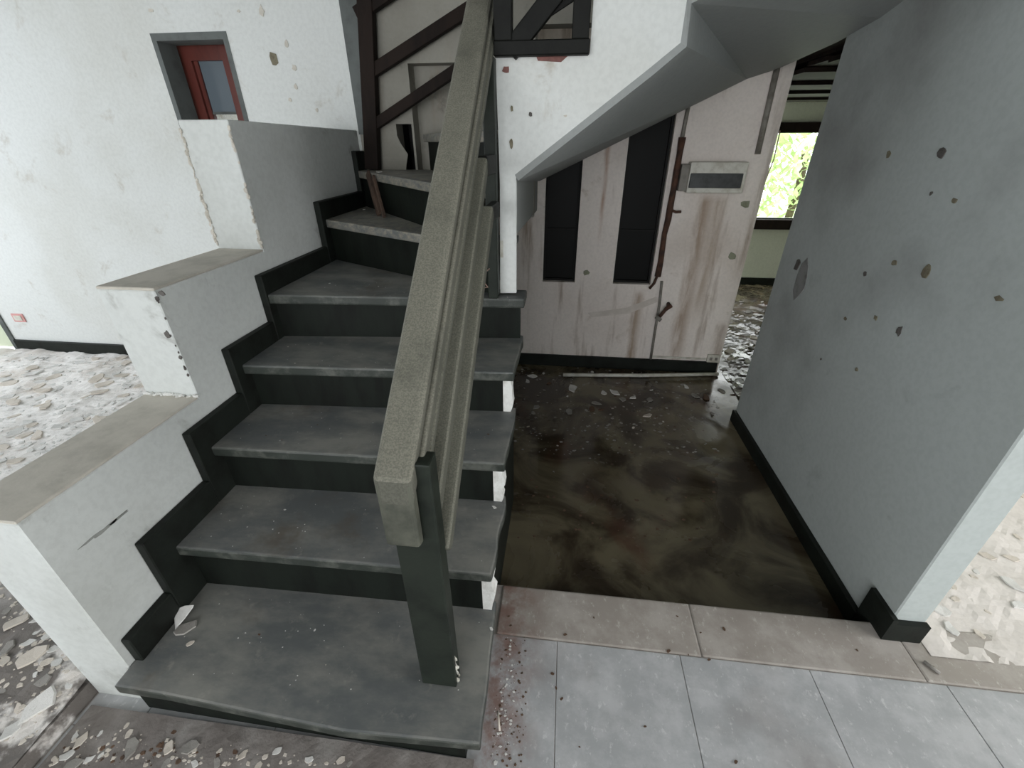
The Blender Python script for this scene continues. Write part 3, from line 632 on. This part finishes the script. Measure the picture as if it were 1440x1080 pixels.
def chip(x, y, z, size, mi, label, group, tilt=.12, name='plaster_chip', surf=None):
    global PLACED
    PLACED += 1
    o = link(name, CM[mi, R_.randrange(5)])
    o.location = (x, y, z); o.scale = (size, size, size*R_.uniform(.7, 1.2))
    o.rotation_euler = (R_.uniform(-tilt, tilt), R_.uniform(-tilt, tilt), R_.uniform(0, 6.28))
    if surf:      # lie along the ground under it
        r = size*.6; e, w_, n_, s_ = surf(x+r, y), surf(x-r, y), surf(x, y+r), surf(x, y-r)
        nv = Vector(((w_-e)/(2*r), (s_-n_)/(2*r), 1)).normalized()
        o.rotation_euler = (nv.to_track_quat('Z', 'Y').to_matrix() @ Matrix.Rotation(R_.uniform(0, 6.28), 3, 'Z') @ Matrix.Rotation(R_.uniform(-tilt, tilt)*.35, 3, 'X')).to_euler()
        o.location.z = max((e+w_+n_+s_)/4, surf(x, y))-.0005
    sz = 'small' if size < .02 else 'large' if size > .045 else 'middling'
    if group and 'chip' in label or 'flake' in label: label = '%s %s %s' % (sz, ('white', 'beige', 'grey', 'brown')[mi], label.replace('pale ', '').replace('small ', '').replace('whitish ', ''))
    props(o, label, 'plaster chip', group); return o
lab = 'pale flake of fallen plaster on the left room floor'
for k in tries(89, 900):
    u, v = R_.uniform(0, 215), R_.uniform(500, 660)
    p = un(u, v, 'z', .07)
    sz_ = R_.uniform(.02, .065)
    if p.x > XO-.004-sz_ or p.y > 1.97-sz_ or p.x < -3.6 or not clear(p.x, p.y, sz_): continue
    chip(p.x, p.y, 0, sz_, R_.choice((0, 0, 0, 1, 1)), lab, 'plaster flakes behind the parapet', .35, surf=ground_left)
for (u, v, sz_, mi) in ((52, 985, .055, 0), (45, 920, .05, 1), (8, 1020, .035, 0), (20, 870, .045, 1), (70, 890, .03, 0)):
    p = un(u, v, 'z', .08); x = min(p.x, XO-.006-sz_); clear(x, p.y, sz_)
    chip(x, p.y, 0, sz_, mi, 'large broken plaster slab among chips beside the parapet end', 'large slabs beside the parapet end', .15, surf=ground_left)
lab = 'broken plaster chip on the floor beside the parapet end'
for k in tries(32, 900):
    u, v = R_.uniform(0, 120), R_.uniform(790, 1010)
    p = un(u, v, 'z', .07)
    sz_ = R_.uniform(.012, .035)
    if p.x > XO-.006-sz_ or not clear(p.x, p.y, sz_): continue
    chip(p.x, p.y, 0, sz_, R_.choice((0, 1, 2, 2, 0)), lab, 'chips beside the parapet end', .25, surf=ground_left)
lab = 'loose plaster chip on the floor before the lowest step'
for k in tries(26, 900):
    u, v = R_.uniform(20, 640), R_.uniform(965, 1080)
    p = un(u, v, 'z', 0)
    sz_ = R_.choice((.010, .015, .022, .032))
    if p.y > .0-sz_ or p.x < -1.10+sz_ or not clear(p.x, p.y, sz_): continue
    chip(p.x, p.y, 0, sz_, R_.choice((0, 0, 1, 2, 3, 2)), lab, 'chips before the lowest step', .1, surf=ground_front)
lab = 'small plaster chip on the wet passage floor'
for k in tries(47, 600):
    u = R_.uniform(725, 1010); v = 520+abs(R_.gauss(0, 1))*55
    p = un(u, v, 'z', -.1)
    if p.y > 2.43 or p.x > 1.15 or p.y < .6 or (abs(p.y-2.295-(p.x-.171)*.12) < .05 and p.x > .13) or not clear(p.x, p.y, .025): continue
    chip(p.x, p.y, -.0985, R_.choice((.012, .018, .026, .04)) if v < 590 else R_.uniform(.006, .014), R_.choice((0, 1, 2, 3, 2, 2)), lab, 'chips on the passage floor', .08)
for (u, v, s) in ((805, 547, .06), (865, 553, .05), (750, 530, .05), (742, 537, .03), (890, 560, .03), (965, 545, .03)):
    p = un(u, v, 'z', -.1); chip(p.x, p.y, -.097, s, 0, 'broad plaster chip near the passage wall foot', 'broad chips by the passage wall', .06)
lab = 'wet broken chunk on the floor towards the far room'
for k in tries(22, 400):
    u = R_.uniform(1010, 1075); v = R_.uniform(420, 600)
    p = un(u, v, 'z', -.09)
    sz_ = R_.uniform(.02, .06)
    if (p.y > 2.44-sz_ and p.x < 1.29+sz_) or (p.y < 1.87+sz_ and p.x > 1.18-sz_) or (p.y < 1.96+sz_ and p.x > 1.31) or not clear(p.x, p.y, sz_): continue
    chip(p.x, p.y, 0, sz_, R_.choice((0, 1, 2, 2, 3)), lab, 'wet chunks towards the far room', .3, surf=ground_far)
lab = 'plaster crumb lying on a dusty stair tread'
for i in range(1, 6):
    for k in range(4):
        x = R_.uniform(-.88, -.05); y = R_.uniform(YL_[i]+.03, (YL_[i+1] if i < 5 else 1.2)-.02)
        if i == 1 and y < .06: y += .06
        chip(x, y, ZT_[i]+.0005, R_.uniform(.002, .006), R_.choice((0, 0, 1, 3)), lab, 'crumbs on the treads', .1)
for (u, v, z, s, mi, nm, lb) in ((262, 884, .166, .034, 2, 'plaster_chip', 'grey plaster chip flat beside the white one on the lowest step'),
                                 (268, 905, .166, .013, 1, 'dry_leaf', 'small tan dry scrap on the lowest step')):
    p = un(u, v, 'z', z); o = chip(p.x, p.y, z+.0005, s, mi, lb, None, .02, nm)
    if nm == 'dry_leaf': o['category'] = 'dry leaf'

for (u, v, z, s) in ((697, 714, .362, .010), (693, 885, .165, .008), (648, 770, .165, .0)):
    if s: p = un(u, v, 'z', z); chip(p.x-.004, p.y, z+.001, s, 0, 'loose mortar lump at the open edge of a tread', 'mortar lumps at tread edges', .1)
def grit(name, spots, label, mi):
    r = random.Random(len(spots)); bm = bmesh.new()
    for (p, sz) in spots:
        n = r.choice((4, 5, 6)); a0 = r.uniform(0, 6)
        c = [Vector((sz*r.uniform(.6, 1.2)*math.cos(a0+6.283*k/n), sz*r.uniform(.5, 1)*math.sin(a0+6.283*k/n), 0)) for k in range(n)]
        b0 = [bm.verts.new(p+q) for q in c]; t0 = [bm.verts.new(p+q*.8+Vector((0, 0, sz*.16))) for q in c]
        bm.faces.new(t0)
        for k in range(n): bm.faces.new((b0[k], b0[(k+1) % n], t0[(k+1) % n], t0[k]))
    o = finish(name, bm, CH[mi]); props(o, label, 'grit', kind='stuff')
def spread(n, u0, u1, v0, v1, z, s0, s1, ok=lambda p: True, surf=None):
    out = []
    while len(out) < n:
        p = un(R_.uniform(u0, u1), R_.uniform(v0, v1), 'z', z)
        if ok(p): out.append((Vector((p.x, p.y, surf(p.x, p.y) if surf else z)), s0+(s1-s0)*R_.random()**2))
    return out
grit('floor_grit', spread(90, 690, 724, 895, 1078, .0005, .001, .006, lambda p: p.x > .012), 'pale grit strewn along the foot of the lowest step', 0)
grit('floor_crumbs', spread(120, 690, 740, 895, 1078, .0005, .001, .005, lambda p: p.x > .012), 'brown crumbs strewn along the foot of the lowest step', 3)
grit('front_grit', spread(120, 20, 660, 965, 1080, .0005, .001, .010, lambda p: p.y < -.02 and p.x > -1.08, ground_front), 'pale grit on the floor before the lowest step', 1)
grit('front_crumbs', spread(70, 20, 660, 965, 1080, .0005, .001, .009, lambda p: p.y < -.04 and p.x > -1.08, ground_front), 'dark crumbs on the floor before the lowest step', 3)
grit('passage_grit', spread(420, 725, 1010, 515, 640, -.0998, .002, .012, lambda p: p.y < 2.45 and p.x < 1.17), 'pale grit on the wet passage floor', 2)
grit('passage_crumbs', spread(260, 725, 1010, 515, 760, -.0998, .002, .012, lambda p: p.y < 2.45 and p.x < 1.17), 'dark crumbs on the wet passage floor', 3)
grit('rubble_grit', spread(900, 0, 215, 500, 690, .062, .004, .02, lambda p: p.x < -1.13 and p.y < 1.95 and p.x > -3.9, ground_left), 'small pale plaster bits in the left room rubble', 0)
grit('parapet_grit', spread(200, 0, 120, 790, 1040, .062, .003, .012, lambda p: p.x < -1.13, ground_left), 'small plaster bits beside the parapet end', 1)
for i in range(1, 6):
    bm_sp = []
    for k in range(40):
        x = R_.uniform(-.88, -.04); y = R_.uniform(YL_[i]+.02, (YL_[i+1] if i < 5 else 1.15)+.0)
        if x < -.9 or (i == 1 and y < .02): continue
        bm_sp.append((Vector((x, y, ZT_[i]+.0003)), R_.uniform(.0006, .0025)))
    grit('tread_grit', bm_sp, 'fine pale grit on the stair tread numbered %s from the floor' % ('one two three four five'.split()[i-1]), 0)
lab = 'dark crumb scattered on the grey tiles'
for (u, v) in ((715, 867), (718, 880), (795, 893), (777, 948), (782, 968), (790, 983), (835, 869), (952, 867), (940, 916), (968, 921), (997, 928), (985, 890), (907, 1022), (815, 1051), (1205, 915), (1035, 1072), (1310, 938), (1018, 885)):
    p = un(u, v, 'z', 0); chip(p.x, p.y, .002, R_.uniform(.004, .009), 3, lab, 'dark crumbs on the tiles', .1)
lab = 'whitish flake on the floor past the grey wall end'
for k in tries(26, 300):
    u, v = R_.uniform(1310, 1440), R_.uniform(640, 900)
    p = un(u, v, 'z', .005)
    sz_ = R_.uniform(.012, .045)
    if p.x < 1.305+sz_ or p.y > 1.84-sz_ or not clear(p.x, p.y, sz_): continue
    chip(p.x, p.y, 0, sz_, R_.choice((0, 0, 1)), lab, 'flakes past the grey wall end', .25, surf=ground_right)
wc = prism('plaster_chip', [un(u+8, v+4, 'z', z)+Vector((.012, 0, 0)) for u, v, z in ((231, 857, .182), (245, 851, .186), (258, 850, .184), (247, 865, .174), (233, 881, .167))], (0, .006, .004), CH[0])
props(wc, 'white plaster chip leaning on the lowest step corner', 'plaster chip')
# sticks and a splinter
p0, p1 = un(700, 1000, 'z', .01), un(703, 1028, 'z', .004)
sk_ = tube('splinter', [p0, (p0+p1)/2+Vector((0, 0, .004)), p1], .003, CH[1], None, 5); props(sk_, 'pale bent splinter on the floor beside the lowest step', 'splinter')
p0, p1 = un(1299, 930, 'z', .006), un(1322, 947, 'z', .006)
sk_ = tube('twig', [p0, p1], .005, CH[2], None, 5); props(sk_, 'short grey twig on the pale floor by the grey wall end', 'twig')
NO, ND = Vector((-.93, 1.90, 0)), Vector((-.767, -.642, 0))        # nosing line of the second winder and the way it faces
def before_nosing(u, v, out):
    d = RT*((u-720)/FPX) - UP*((v-540)/FPX) + FW
    return CAM + d*((NO+ND*out-CAM).dot(ND)/d.dot(ND))
NT_ = Vector((.642, -.767, 0))                                       # along the nosing, towards the railing
def lean(name, a, b, wdt, label):
    props(beam(name, b, a, wdt, .012, M_WOODL, side=(NT_.x, NT_.y, 0), bv=.002), label, 'wood strip')
wa = before_nosing(517, 243, .010); wf = un(541, 300, 'z', 1.071); wf += ND*max(0, .035-(wf-NO).dot(ND))+NT_*.045
lean('broken_wood_strip', wa, wf, .034, 'broken brown wood strip leaning against the second winder riser')
lean('splintered_batten', wa+NT_*.078-Vector((0, 0, .010)), wf+NT_*.072, .018, 'thin splintered batten beside the broken wood strip')
for (u, v, z) in ((512, 293, 1.075), (551, 236, 1.245), (533, 241, 1.245)):
    p = un(u, v, 'z', z); chip(p.x, p.y, (1.0685 if z < 1.2 else 1.2405), .016, 0, 'paint flake on the winder steps', 'paint flakes on the winders', .04)
